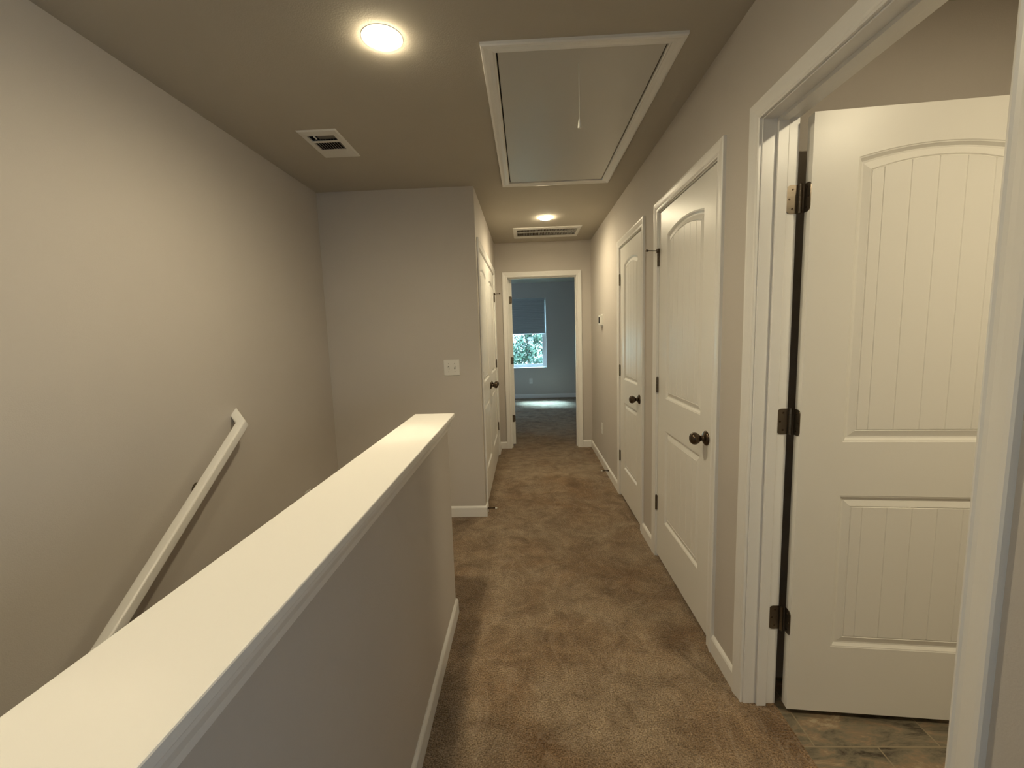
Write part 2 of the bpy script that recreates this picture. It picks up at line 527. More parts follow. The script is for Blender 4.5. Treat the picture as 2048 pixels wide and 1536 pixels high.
def baseboard(name, segs, label):
    """segs: list of polylines; each is [(x,y),...] with the wall on the left-hand side, mitred."""
    bm = bmesh.new()
    for pl in segs:
        P_ = [Vector(p_) for p_ in pl]
        dirs = [(P_[i + 1] - P_[i]).normalized() for i in range(len(P_) - 1)]
        nrm = [Vector((d.y, -d.x)) for d in dirs]
        rings = []
        for i, p_ in enumerate(P_):
            if i == 0: m_ = nrm[0]
            elif i == len(P_) - 1: m_ = nrm[-1]
            else:
                m_ = (nrm[i - 1] + nrm[i]); m_ = m_ / max(1e-6, m_.dot(nrm[i]))
            rings.append([bm.verts.new((p_.x + m_.x * o_, p_.y + m_.y * o_, z)) for o_, z in BB])
        for a, b in zip(rings, rings[1:]):
            for i in range(len(BB)):
                j = (i + 1) % len(BB); bm.faces.new((a[i], a[j], b[j], b[i]))
        bm.faces.new(rings[0]); bm.faces.new(rings[-1])
    return structure(name, bm, TRIM, label, 'baseboard')


cw = 0.0615
# direction is chosen so that (d.y,-d.x) points into the room
baseboard('baseboard_right', [[(R, Y2), (R, OPA[1] + cw)][::1], [(R, OPA[0] - cw), (R, OPB[1] + cw)], [(R, OPB[0] - cw), (R, OPC[1] + cw)],
                              [(R, OPC[0] - cw), (R, YB)]], 'white baseboard along the right hallway wall')
baseboard('baseboard_end', [[(OPE[1] + cw, Y2), (R - 0.012, Y2)][::-1][::-1], [(C, Y2), (OPE[0] - cw, Y2)]], 'white baseboard at the foot of the hallway end wall')
baseboard('baseboard_stair_end', [[(L + 0.012, Y1), (C, Y1), (C, OPD[0] - cw)]], 'white baseboard below the double light switch, turning the corner')
baseboard('baseboard_closet', [[(C, OPD[1] + cw), (C, Y2)]], 'white baseboard beyond the double closet doors')
baseboard('baseboard_half_wall', [[(HX1, YB), (HX1, HYE), (HX0, HYE)]], 'white baseboard at the foot of the half wall')
baseboard('baseboard_left', [[(L, 2.02), (L, Y1)]], 'white baseboard on the stairwell landing')
baseboard('baseboard_bedroom', [[(-2.8, YF), (2.6, YF)]], 'white baseboard under the bedroom window')
baseboard('baseboard_bathroom', [[(1.06, BY), (3.2, BY)]], 'white baseboard behind the open bathroom door')


def opening_trim(name, op, fn, label, stop, back=True, reveal=0.0):
    bm = bmesh.new(); ushape(bm, CASING, op[0], op[1], HEAD, fn)
    c = structure(name, bm, TRIM, label, 'door casing')
    bm = bmesh.new(); ushape(bm, [(0.0, 0.0), (0.019, 0.0), (0.019, -T), (0.0, -T)], op[0], op[1], HEAD, fn)
    obj('door_jamb', bm, TRIM, c, bevel=0.001)
    bm = bmesh.new(); ushape(bm, [(-0.011, stop[0]), (0.0, stop[0]), (0.0, stop[1]), (-0.009, stop[1]), (-0.011, stop[1] + 0.003)], op[0], op[1], HEAD - 0.0, fn)
    obj('door_stop_moulding', bm, TRIM, c)
    if back:
        bm = bmesh.new(); ushape(bm, [(o_ + reveal, -T - d) for o_, d in CASING], op[0], op[1], HEAD, fn)
        obj('back_casing', bm, TRIM, c)
    return c


opening_trim('trim_2', OPC, fnR, 'white casing and jamb around the open bathroom doorway', (-0.044, -0.078), True, 0.022)
opening_trim('trim_3', OPB, fnR, 'white casing around the closed door nearest the bathroom', (-0.040, -0.072), False)
opening_trim('trim_4', OPA, fnR, 'white casing around the narrower closed door beside the thermostat', (-0.040, -0.072), False)
opening_trim('trim_5', OPD, fnC, 'white casing around the double closet doors on the left', (-0.040, -0.072), False)
opening_trim('trim_6', OPE, fnE, 'white casing around the bedroom doorway at the hall end', (-0.044, -0.078))


# ------------------------------------------------------------------ doors
DT = 0.035
DZ0, DZ1 = 0.020, 2.039


def door_face(bm, W, flip, side_w=None, grooves=None):
    """One moulded face: arched plank panel over a square plank panel, front at y=0 looking to -y."""
    st = side_w or 0.133
    px0, px1 = st, W - st
    cx, hw = W / 2, (W - 2 * st) / 2
    RISE = 0.030
    panels = [(0.270, 0.820, False), (1.004, 1.898, True)]
    rings = [(0.0, 0.0), (0.002, 0.0015), (0.005, 0.002), (0.007, 0.004), (0.013, 0.009), (0.018, 0.0095), (0.037, 0.0035), (0.040, 0.0060), (0.042, 0.0035)]
    if grooves is None:
        grooves = [cx + k * 0.0757 for k in range(-4, 5)]
    din = rings[-1][0]
    grooves = [g for g in grooves if px0 + din + 0.012 < g < px1 - din - 0.012]

    def Y(d): return (DT - d) if flip else d

    def quad(pts):
        if flip: pts = pts[::-1]
        bm.faces.new([bm.verts.new(p_) for p_ in pts])

    def top(x, zt, arch, inset):
        if not arch: return zt - inset
        u = max(-1, min(1, (x - cx) / hw))
        return zt + RISE * (1 - u * u) - inset
    NS = 24
    fx = [px0 + (px1 - px0) * i / NS for i in range(NS + 1)]
    # flat stiles and rails
    quad([(0, Y(0), DZ0), (px0, Y(0), DZ0), (px0, Y(0), DZ1), (0, Y(0), DZ1)])
    quad([(px1, Y(0), DZ0), (W, Y(0), DZ0), (W, Y(0), DZ1), (px1, Y(0), DZ1)])
    quad([(px0, Y(0), DZ0), (px1, Y(0), DZ0), (px1, Y(0), panels[0][0]), (px0, Y(0), panels[0][0])])
    quad([(px0, Y(0), panels[0][1]), (px1, Y(0), panels[0][1]), (px1, Y(0), panels[1][0]), (px0, Y(0), panels[1][0])])
    for a, b in zip(fx, fx[1:]):
        quad([(a, Y(0), top(a, 1.898, True, 0)), (b, Y(0), top(b, 1.898, True, 0)), (b, Y(0), DZ1), (a, Y(0), DZ1)])
    for (zb, zt, arch) in panels:
        loops = []
        for ins, d in rings:
            lp = [(px0 + ins, zb + ins), (px1 - ins, zb + ins)]
            for i in range(NS, -1, -1):
                x = px0 + ins + (px1 - px0 - 2 * ins) * i / NS
                xf = px0 + (px1 - px0) * i / NS
                lp.append((x, top(xf, zt, arch, ins)))
            loops.append([(x, Y(d), z) for x, z in lp])
        for a, b in zip(loops, loops[1:]):
            for i in range(len(a)):
                j = (i + 1) % len(a)
                quad([a[i], a[j], b[j], b[i]])
        # planked field
        x0, x1 = px0 + din, px1 - din
        d0 = rings[-1][1]
        xs = {x0: d0, x1: d0}
        for i in range(1, NS): xs[x0 + (x1 - x0) * i / NS] = d0
        for g in grooves:
            for k in [k for k in xs if abs(k - g) < 0.004 and k not in (x0, x1)]: del xs[k]
            xs[g - 0.0022] = d0; xs[g + 0.0022] = d0; xs[g - 0.0006] = d0 + 0.0020; xs[g + 0.0006] = d0 + 0.0020
        sx = sorted(xs)
        zt_ = lambda x: top(px0 + (x - x0) / (x1 - x0) * (px1 - px0), zt, arch, din)
        for a, b in zip(sx, sx[1:]):
            quad([(a, Y(xs[a]), zb + din), (b, Y(xs[b]), zb + din), (b, Y(xs[b]), zt_(b)), (a, Y(xs[a]), zt_(a))])


def slab_mesh(W, grooves=None, st=None):
    bm = bmesh.new()
    door_face(bm, W, False, st, grooves)
    door_face(bm, W, True, st, grooves)
    def q(*p_): bm.faces.new([bm.verts.new(x) for x in p_])
    q((0, DT, DZ0), (0, 0, DZ0), (0, 0, DZ1), (0, DT, DZ1))
    q((W, 0, DZ0), (W, DT, DZ0), (W, DT, DZ1), (W, 0, DZ1))
    q((0, 0, DZ1), (W, 0, DZ1), (W, DT, DZ1), (0, DT, DZ1))
    q((0, DT, DZ0), (W, DT, DZ0), (W, 0, DZ0), (0, 0, DZ0))
    return bm


HZ = (1.795, 1.066, 0.345)


def knob_bm(x, z, y0=0.0, s=-1):
    bm = bmesh.new()
    prof = [(0.0, 0.0), (0.0325, 0.0), (0.0325, 0.003), (0.030, 0.007), (0.022, 0.012), (0.015, 0.014), (0.0125, 0.017), (0.0115, 0.022), (0.0125, 0.027),
            (0.016, 0.030), (0.0215, 0.036), (0.0255, 0.043), (0.027, 0.050), (0.0262, 0.057), (0.0225, 0.064), (0.016, 0.069), (0.008, 0.0715), (0, 0.072)]
    lathe(bm, prof, lambda a, b, t: (x + a, y0 + s * t, z + b), 40)
    return bm


def closed_hinge(parent, s, z, sign, pin_stop=False):
    """Knuckle standing proud of a closed door, hinge line at local x = s."""
    bm = bmesh.new()
    for k in range(5):
        za, zb = z - 0.0445 + k * 0.0178, z - 0.0445 + (k + 1) * 0.0178 - 0.0006
        lathe(bm, [(0.0, za), (0.0062, za), (0.0062, zb), (0.0, zb)], lambda a, b, t: (s + a, -0.0065 + b, t), 14)
    box(bm, s, s + sign * 0.006, -0.0022, 0.0, z - 0.0445, z + 0.0445)
    h = obj('hinge', bm, BRONZE2, parent, smooth=True, local=True)
    bm = bmesh.new()
    lathe(bm, [(0, z + 0.0445), (0.0045, z + 0.0445), (0.0045, z + 0.048), (0, z + 0.050)], lambda a, b, t: (s + a, -0.0065 + b, t), 12)
    obj('hinge_pin', bm, BRONZE2, h, local=True, smooth=True)
    if pin_stop:
        bm = bmesh.new()
        lathe(bm, [(0.0, z + 0.030), (0.0105, z + 0.030), (0.0105, z + 0.052), (0.0, z + 0.052)], lambda a, b, t: (s + a, -0.0065 + b, t), 16)
        # threaded rod standing out from the hinge with its bumper, and a short bumper to the door
        lathe(bm, [(0.0, 0.0), (0.0028, 0.0), (0.0028, 0.045), (0.006, 0.045), (0.0065, 0.058), (0.0, 0.060)],
              lambda a, b, t: (s + a - sign * 0.3 * t, -0.014 - t, z + 0.041 + b + 0.12 * t), 14)
        lathe(bm, [(0.0, 0.0), (0.003, 0.0), (0.003, 0.010), (0.006, 0.010), (0.006, 0.016), (0.0, 0.016)],
              lambda a, b, t: (s + sign * (0.008 + t), -0.012 + a, z + 0.041 + b), 14)
        obj('hinge_pin_stop', bm, BRONZE, h, smooth=True, local=True)


def make_door(name, W, loc, rotz, label, grooves=None, st=None):
    o = obj(name, slab_mesh(W, grooves, st), DOOR, fix=False)
    o.location = loc; o.rotation_euler = (0, 0, rotz)
    return tag(o, label, 'door', kind='structure')


# --- open bathroom door: leaves seen flat on jamb and on the slab edge
WC = 0.735
dC = make_door('door_1', WC, (0.9025, 1.431, 0), math.radians(-5.0), 'white arched two-panel plank door standing open into the bathroom',
               grooves=[0.2075, 0.2832, 0.359, 0.4345, 0.510], st=0.133)
thC = math.radians(-5.0)


def leaf_outline(w, h, r, n=6):
    """Rounded on the free side (u=w), straight at the knuckle (u=0)."""
    pts = [(0, -h / 2), (w - r, -h / 2)]
    for i in range(1, n + 1):
        a = -PI / 2 + PI / 2 * i / n
        pts.append((w - r + r * math.cos(a), -h / 2 + r + r * math.sin(a)))
    for i in range(0, n + 1):
        a = PI / 2 * i / n
        pts.append((w - r + r * math.cos(a), h / 2 - r + r * math.sin(a)))
    pts.append((0, h / 2))
    return pts


def extr(bm, pts, fn, t):
    a = [bm.verts.new(fn(u, v, 0)) for u, v in pts]; b = [bm.verts.new(fn(u, v, t)) for u, v in pts]
    bm.faces.new(a); bm.faces.new(b[::-1])
    for i in range(len(pts)):
        j = (i + 1) % len(pts); bm.faces.new((a[i], a[j], b[j], b[i]))


def open_hinge(parent, pin, jamb_fn, edge_fn, z):
    """pin (x,y) local; jamb_fn/edge_fn(u,v,t) -> local points of the two leaves."""
    bm = bmesh.new()
    for k in range(5):
        za, zb = z - 0.0445 + k * 0.0178, z - 0.0445 + (k + 1) * 0.0178 - 0.0006
        lathe(bm, [(0.0, za), (0.006, za), (0.006, zb), (0.0, zb)], lambda a, b, t: (pin[0] + a, pin[1] + b, t), 14)
    lathe(bm, [(0, z + 0.0445), (0.004, z + 0.0445), (0.004, z + 0.047), (0, z + 0.049)], lambda a, b, t: (pin[0] + a, pin[1] + b, t), 12)
    pts = leaf_outline(0.036, 0.089, 0.015)
    extr(bm, pts, lambda u, v, t: edge_fn(u, z + v, t), 0.0022)
    extr(bm, pts, lambda u, v, t: jamb_fn(u, z + v, t), 0.0022)
    h = obj('hinge', bm, BRONZE2, parent, smooth=True, local=True)
    for fn in (jamb_fn, edge_fn):
        for (u, v) in ((0.016, 0.030), (0.026, 0.0), (0.016, -0.030)):
            bm = bmesh.new()
            lathe(bm, [(0.0, 0.0022), (0.0036, 0.0022), (0.0030, 0.0032), (0.0, 0.0030)], lambda a, b, t: fn(u + a, z + v + b, t), 10)
            obj('screw', bm, BRONZE, h, smooth=True, local=True)


def toC(x, y):   # world -> door-local
    v = Vector((x - 0.9025, y - 1.431)); c, s = math.cos(-thC), math.sin(-thC)
    return (c * v.x - s * v.y, s * v.x + c * v.y)


def jambC(u, z, t):
    x, y = toC(R + T - 0.0 - u + 0.001, 1.475 - t)
    return (x, y, z)


for z in HZ:
    open_hinge(dC, toC(0.892, 1.468), jambC, lambda u, zz, t: (-t, 0.036 - u, zz), z)
bmk = knob_bm(WC - 0.06, 0.915)
obj('door_knob', bmk, BRONZE, dC, smooth=True, local=True)
obj('door_knob', knob_bm(WC - 0.06, 0.915, DT, 1), BRONZE, dC, smooth=True, local=True)

# --- closed doors
dB = make_door('door_2', OPB[1] - OPB[0] - 0.006, (R + 0.002, OPB[1] - 0.003, 0), -PI / 2, 'closed white arched two-panel door nearest the bathroom with bronze knob')
dA = make_door('door_3', OPA[1] - OPA[0] - 0.006, (R + 0.002, OPA[1] - 0.003, 0), -PI / 2, 'closed narrow white arched plank door beside the thermostat', st=0.125)
for d, w, ps in ((dB, OPB[1] - OPB[0] - 0.006, True), (dA, OPA[1] - OPA[0] - 0.006, False)):
    for i, z in enumerate(HZ):
        closed_hinge(d, -0.0015, z, 1, ps and i == 0)
    obj('door_knob', knob_bm(w - 0.062, 0.915), BRONZE, d, smooth=True, local=True)
    bm = bmesh.new(); box(bm, w - 0.004, w + 0.0025, -0.003, 0.012, 0.887, 0.945)
    obj('latch_strike', bm, BRONZE, d, local=True)
WD = (OPD[1] - OPD[0] - 0.009) / 2
dD1 = make_door('door_4', WD, (C - 0.002, OPD[0] + 0.003, 0), PI / 2, 'nearer leaf of the white double closet doors on the left')
dD2 = make_door('door_5', WD, (C - 0.002, OPD[0] + 0.006 + WD, 0), PI / 2, 'farther leaf of the white double closet doors on the left')
for i, z in enumerate(HZ):
    closed_hinge(dD1, -0.0015, z, 1)
    closed_hinge(dD2, WD + 0.0015, z, -1, i == 0)
obj('door_knob', knob_bm(WD - 0.062, 0.915), BRONZE, dD1, smooth=True, local=True)
obj('door_knob', knob_bm(0.062, 0.915), BRONZE, dD2, smooth=True, local=True)
for d, x in ((dD1, WD - 0.05), (dD2, 0.05)):
    bm = bmesh.new(); box(bm, x - 0.014, x + 0.014, 0.004, 0.028, DZ1, DZ1 + 0.0038)
    obj('ball_catch', bm, BRONZE, d, local=True)
# --- bedroom door, swung fully into the bedroom on its left-hand jamb
WE = 0.795
thE = PI / 2 + math.radians(9)
pinE = Vector((-0.199, Y2 + T + 0.007))
# hinge corner of the slab sits just clear of the pin
cE, sE = math.cos(thE), math.sin(thE)
orgE = pinE - Vector((cE * -0.006 - sE * 0.041, sE * -0.006 + cE * 0.041))
dE = make_door('door_6', WE, (orgE.x, orgE.y, 0), thE, 'white bedroom door swung open, seen edge-on in the far doorway')


def jambE(u, z, t):
    v = Vector((OPE[0] + t, Y2 + T - 0.001 - u)) - orgE
    return (cE * v.x + sE * v.y, -sE * v.x + cE * v.y, z)


for z in HZ:
    open_hinge(dE, (-0.006, 0.041), jambE, lambda u, zz, t: (-t, 0.036 - u, zz), z)
obj('door_knob', knob_bm(WE - 0.06, 0.915), BRONZE, dE, smooth=True, local=True)
obj('door_knob', knob_bm(WE - 0.06, 0.915, DT, 1), BRONZE, dE, smooth=True, local=True)


# ------------------------------------------------------------------ handrail
hr = empty('handrail', (L, 2.05, 1.0))
xr, wr, hh = -1.411, 0.021, 0.022
sl = 0.735
def rail_sec(r=0.008, n=4):
    pts = []
    for cx_, cz_, a0 in ((wr - r, hh - r, 0), (-wr + r, hh - r, PI / 2), (-wr + r, -hh + r, PI), (wr - r, -hh + r, 1.5 * PI)):
        for i in range(n + 1):
            a = a0 + PI / 2 * i / n
            pts.append((cx_ + r * math.cos(a), cz_ + r * math.sin(a)))
    return pts
dirv = Vector((0, 1, sl)).normalized(); nrmv = Vector((0, -dirv.z, dirv.y))
top_c = Vector((xr, 2.035, 0.990))
bm = bmesh.new()
sec = rail_sec()
low = [top_c - dirv * 4.3 + Vector((u, 0, 0)) + nrmv * v for u, v in sec]
# a short return piece turns 45 degrees into the wall while it keeps climbing
hi = [top_c + Vector((u, 0, 0)) + nrmv * v + dirv * (u * 0.414) for u, v in sec]
endp = [Vector((L, top_c.y, top_c.z)) + nrmv * v + dirv * (1.414 * u + (xr - L)) for u, v in sec]
ra, rb, rc = [[bm.verts.new(p_) for p_ in q] for q in (low, hi, endp)]
for a, b in ((ra, rb), (rb, rc)):
    for i in range(len(sec)):
        j = (i + 1) % len(sec); bm.faces.new((a[i], a[j], b[j], b[i]))
bm.faces.new(ra); bm.faces.new(rc)
obj('rail', bm, TRIM, hr, smooth=True)
for yb in (1.79, 0.55, -0.75):
    zb = top_c.z + (yb - top_c.y) * sl - 0.023
    bm = bmesh.new()
    lathe(bm, [(0, 0), (0.030, 0), (0.030, 0.004), (0.024, 0.008), (0.0, 0.009)], lambda a, b, t: (L + t, yb + a, zb - 0.035 + b), 24)
    pa = [Vector((L + 0.006, yb, zb - 0.035)), Vector((L + 0.035, yb, zb - 0.036)), Vector((L + 0.058, yb, zb - 0.024)), Vector((xr, yb, zb))]
    prev = None
    for i, p_ in enumerate(pa):
        t_ = (pa[min(i + 1, 3)] - pa[max(i - 1, 0)]).normalized(); s_ = Vector((0, 1, 0)); q = t_.cross(s_)
        ring = [bm.verts.new(p_ + s_ * 0.006 * math.cos(k * PI / 5) + q * 0.006 * math.sin(k * PI / 5)) for k in range(10)]
        if prev:
            for k in range(10): bm.faces.new((prev[k], prev[(k + 1) % 10], ring[(k + 1) % 10], ring[k]))
        prev = ring
    obj('bracket', bm, BRONZE2, hr, smooth=True)
tag(hr, 'white wall-mounted handrail sloping down the stairwell wall', 'handrail')

# ------------------------------------------------------------------ ceiling lights
def ceiling_light(x, y, watts, label, r=0.056, ring=0.072, spot=True):
    o = empty('ceiling_light', (x, y, H))
    bm = bmesh.new()
    lathe(bm, [(r, 0), (ring, 0), (ring, 0.0008), (r + 0.004, 0.0024), (r, 0.0024), (r, 0)], lambda a, b, t: (a, b, -t), 48)
    obj('trim_ring', bm, WHITE_MT, o, smooth=True, local=True)
    bm = bmesh.new()
    lathe(bm, [(0.0, 0.0010), (r - 0.0001, 0.0010), (r - 0.0001, 0.0030), (r * 0.96, 0.0085), (r * 0.8, 0.0130), (r * 0.4, 0.016), (0, 0.0165)], lambda a, b, t: (a, b, -t), 48)
    obj('diffuser', bm, lamp_mat('lamp_diffuser', LAMP_GLOW), o, smooth=True, local=True)
    # the lamp's own light, leaving the lens mostly downwards
    if spot:
        d = bpy.data.lights.new('led_light', 'SPOT')
        d.spot_size = math.radians(178); d.spot_blend = 1.0; d.shadow_soft_size = r * 0.8
    else:
        d = bpy.data.lights.new('led_light', 'AREA'); d.shape = 'DISK'; d.size = 2 * r * 0.92
    d.energy = watts; d.color = LAMP_COL
    lo = bpy.data.objects.new('led_light', d); lo.location = (x, y, H - 0.0175)
    COL.objects.link(lo)
    return tag(o, label, 'ceiling light', 'round flush ceiling lights')


ceiling_light(-0.478, 1.628, LAMP_A, 'larger-looking glowing round ceiling light left of the attic hatch')
ceiling_light(0.208, 4.085, LAMP_B, 'small-looking glowing round ceiling light in front of the long return grille', 0.062, 0.078)
ceiling_light(-0.478, 0.30, LAMP_FILL, 'round ceiling light added above the half wall as fill, out of sight')  # unseen lamp added to keep the near end of the cap bright
bl = ceiling_light(1.47, 0.33, LAMP_BATH, 'round ceiling light inside the bathroom, out of sight', spot=False)

# ------------------------------------------------------------------ attic hatch
ah = empty('attic_hatch', (0.234, 2.43, H))
bm = bmesh.new()
frame4(bm, [(0.002, 0.0), (0.002, 0.008), (0.006, 0.010), (0.012, 0.008), (0.028, 0.010), (0.044, 0.015), (0.052, 0.014), (0.0555, 0.010), (0.0555, 0.0)],
       HATCH[0], HATCH[1], HATCH[2], HATCH[3], lambda a, b, d: (a, b, H - d))
obj('hatch_frame', bm, TRIM, ah)
bm = bmesh.new(); box(bm, HATCH[0] + 0.005, HATCH[1] - 0.005, HATCH[2] + 0.004, HATCH[3] - 0.004, H - 0.004, H + 0.008)
obj('hatch_panel', bm, plain('hatch_panel_paint', (0.56, 0.54, 0.50), 0.33, bump=0.06, bscale=40), ah)
bm = bmesh.new()
box(bm, HATCH[0], HATCH[0] + 0.002, HATCH[2], HATCH[3], H + 0.001, H + 0.2); box(bm, HATCH[1] - 0.002, HATCH[1], HATCH[2], HATCH[3], H + 0.001, H + 0.2)
box(bm, HATCH[0], HATCH[1], HATCH[2], HATCH[2] + 0.002, H + 0.001, H + 0.2); box(bm, HATCH[0], HATCH[1], HATCH[3] - 0.002, HATCH[3], H + 0.001, H + 0.2)
box(bm, HATCH[0], HATCH[1], HATCH[2], HATCH[3], H + 0.2, H + 0.22)
obj('hatch_box', bm, BLACK, ah)
bm = bmesh.new()
lathe(bm, [(0.0, 0.0), (0.0013, 0.0), (0.0013, 0.215), (0.0, 0.215)], lambda a, b, t: (0.234 + a, 1.815 + b, H - 0.004 - t), 8)
cd = obj('pull_cord', bm, CORD, ah, smooth=True)
bm = bmesh.new()
lathe(bm, [(0.0, 0.0), (0.003, 0.0), (0.0045, 0.006), (0.0075, 0.030), (0.007, 0.034), (0.0, 0.036)], lambda a, b, t: (0.234 + a, 1.815 + b, H - 0.213 - t), 16)
obj('cord_pull', bm, CORD, cd, smooth=True)
tag(ah, 'white-framed attic hatch in the ceiling with a hanging pull cord', 'attic hatch')

# ------------------------------------------------------------------ supply vent
sv = empty('supply_vent', ((VENT[0] + VENT[1]) / 2, 2.42, H))
rows = [(2.306, 2.364), (2.384, 2.470)]
bm = bmesh.new()
frame4(bm, [(0.0, -0.004), (0.0, 0.008), (0.026, 0.006), (0.033, 0.001), (0.033, 0.0)], VENT[0], VENT[1], 2.287, 2.552, lambda a, b, d: (a, b, H - d))
for (a, b) in ((2.287, 2.306), (2.364, 2.384), (2.470, 2.552)):
    box(bm, VENT[0], VENT[1], a, b, H - 0.008, H - 0.005)
obj('vent_face', bm, WHITE_MT, sv)
for ri, (a, b) in enumerate(rows):
    bm = bmesh.new()
    if ri == 1:
        nsl = 10
        for k in range(nsl):
            x = VENT[0] + 0.006 + k * (VENT[1] - VENT[0] - 0.012) / (nsl - 1)
            vs = [bm.verts.new(p_) for p_ in ((x - 0.0012, a, H - 0.007), (x + 0.0003, a, H - 0.007), (x - 0.0155, a, H + 0.010), (x - 0.0168, a, H + 0.010),
                                              (x - 0.0012, b, H - 0.007), (x + 0.0003, b, H - 0.007), (x - 0.0155, b, H + 0.010), (x - 0.0168, b, H + 0.010))]
            for f in ((0, 1, 2, 3), (7, 6, 5, 4), (0, 4, 5, 1), (1, 5, 6, 2), (2, 6, 7, 3), (3, 7, 4, 0)): bm.faces.new([vs[i] for i in f])
        obj('louvre', bm, WHITE_MT, sv)
    else:
        box(bm, VENT[0] + 0.040, VENT[1], a - 0.006, b, H + 0.001, H + 0.002)
        obj('damper_plate', bm, plain('grey_damper', (0.16, 0.15, 0.135), 0.55), sv)
bm = bmesh.new(); box(bm, VENT[0] + 0.034, VENT[0] + 0.040, 2.304, 2.336, H - 0.012, H - 0.006)
obj('damper_lever', bm, WHITE_MT, sv)
bm = bmesh.new()
box(bm, VENT[0], VENT[0] + 0.001, VENT[2], VENT[3], H + 0.001, H + 0.15); box(bm, VENT[1] - 0.001, VENT[1], VENT[2], VENT[3], H + 0.001, H + 0.15)
box(bm, VENT[0], VENT[1], VENT[2], VENT[2] + 0.001, H + 0.001, H + 0.15); box(bm, VENT[0], VENT[1], VENT[3] - 0.001, VENT[3], H + 0.001, H + 0.15)
box(bm, VENT[0], VENT[1], VENT[2], VENT[3], H + 0.15, H + 0.16)
obj('duct', bm, DUCT, sv)
tag(sv, 'small white ceiling supply vent with dark louvres over the stairwell', 'air vent')

# ------------------------------------------------------------------ return grille
rg = empty('return_grille', (0.241, 4.65, H))
bm = bmesh.new()
frame4(bm, [(0.0, -0.002), (0.0, 0.008), (0.028, 0.009), (0.036, 0.005), (0.038, 0.0)], RET[0], RET[1], RET[2] - 0.03, RET[3] + 0.055, lambda a, b, d: (a, b, H - d))
for a, b in ((RET[2] - 0.03, RET[2]), (RET[3], RET[3] + 0.055), (4.629, 4.634)):
    box(bm, RET[0], RET[1], a, b, H - 0.0085, H - 0.004 if a != 4.629 else H + 0.004)
obj('grille_frame', bm, WHITE_MT, rg)
bm = bmesh.new()
nf = 50
for k in range(nf):
    x = RET[0] + 0.006 + k * (RET[1] - RET[0] - 0.012) / (nf - 1)
    box(bm, x - 0.0009, x + 0.0009, RET[2], RET[3], H - 0.006, H + 0.010)
lv = obj('louvres', bm, WHITE_MT, rg)
bm = bmesh.new()
box(bm, RET[0], RET[0] + 0.001, RET[2], RET[3], H + 0.001, H + 0.1); box(bm, RET[1] - 0.001, RET[1], RET[2], RET[3], H + 0.001, H + 0.1)
box(bm, RET[0], RET[1], RET[2], RET[2] + 0.001, H + 0.001, H + 0.1); box(bm, RET[0], RET[1], RET[3] - 0.001, RET[3], H + 0.001, H + 0.1)
box(bm, RET[0], RET[1], RET[2], RET[3], H + 0.1, H + 0.11)
obj('filter_box', bm, FILTER, rg)
tag(rg, 'long white return air grille in the ceiling before the bedroom door', 'air vent')


# ------------------------------------------------------------------ thermostat, switch, outlets, stops
th = empty('thermostat', (R, 4.38, 1.50))
bm = bmesh.new(); box(bm, R - 0.006, R, 4.318, 4.442, 1.440, 1.562)
obj('back_plate', bm, WHITE_PL, th, bevel=0.002)
bm = bmesh.new(); box(bm, R - 0.033, R - 0.006, 4.330, 4.430, 1.452, 1.550)
body = obj('housing', bm, WHITE_PL, th, bevel=0.004)
bm = bmesh.new(); box(bm, R - 0.0342, R - 0.033, 4.348, 4.412, 1.472, 1.532)
obj('display', bm, BLACK, th)
tag(th, 'small white thermostat with black display on the right wall', 'thermostat')

sw = empty('light_switch', (-0.558, Y1, 1.157))
bm = bmesh.new(); box(bm, -0.616, -0.500, Y1 - 0.006, Y1, 1.099, 1.215)
obj('wall_plate', bm, WHITE_PL, sw, bevel=0.002)
for x, up_ in ((-0.581, -1), (-0.535, 1)):
    bm = bmesh.new(); box(bm, x - 0.005, x + 0.005, Y1 - 0.0072, Y1 - 0.006, 1.145, 1.169)
    slot = obj('switch_slot', bm, plain('switch_slot_shade', (0.35, 0.33, 0.30), 0.6), sw)
    bm = bmesh.new()
    v = box(bm, x - 0.0036, x + 0.0036, Y1 - 0.019, Y1 - 0.006, 1.152, 1.162)
    for q in v:
        if q.co.y < Y1 - 0.01: q.co.z += 0.008 * up_
    obj('toggle', bm, WHITE_PL, sw, bevel=0.001)
    for z in (1.187, 1.127):
        bm = bmesh.new(); lathe(bm, [(0, 0.006), (0.0032, 0.006), (0.0026, 0.0076), (0, 0.0076)], lambda a, b, t: (x + a, Y1 - t, z + b), 12)
        obj('screw', bm, plain('plate_screw', (0.35, 0.33, 0.29), 0.4, metal=0.4), sw)
tag(sw, 'white double toggle light switch plate on the stairwell end wall', 'light switch')


def outlet(loc, nx, ny, label):
    """nx,ny: wall normal into the room"""
    o = empty('wall_outlet', loc)
    tx, ty = -ny, nx
    def W(u, v, t): return (tx * u + nx * t, ty * u + ny * t, v)
    bm = bmesh.new(); extr(bm, [(-0.035, -0.057), (0.035, -0.057), (0.035, 0.057), (-0.035, 0.057)], W, 0.005)
    obj('wall_plate', bm, WHITE_PL, o, local=True, bevel=0.0015)
    for dz in (0.0195, -0.0195):
        bm = bmesh.new()
        lathe(bm, [(0, 0.005), (0.0165, 0.005), (0.0160, 0.0065), (0, 0.0065)], lambda a, b, t: W(a, dz + b * 0.85, t), 24)
        s_ = obj('socket', bm, WHITE_PL, o, local=True)
        bm = bmesh.new()
        for u in (-0.0055, 0.0055):
            extr(bm, [(u - 0.001, dz - 0.002), (u + 0.001, dz - 0.002), (u + 0.001, dz + 0.007), (u - 0.001, dz + 0.007)], lambda a, b, t: W(a, b, t + 0.0064), 0.0004)
        obj('slots', bm, BLACK, s_, local=True)
    return tag(o, label, 'outlet')


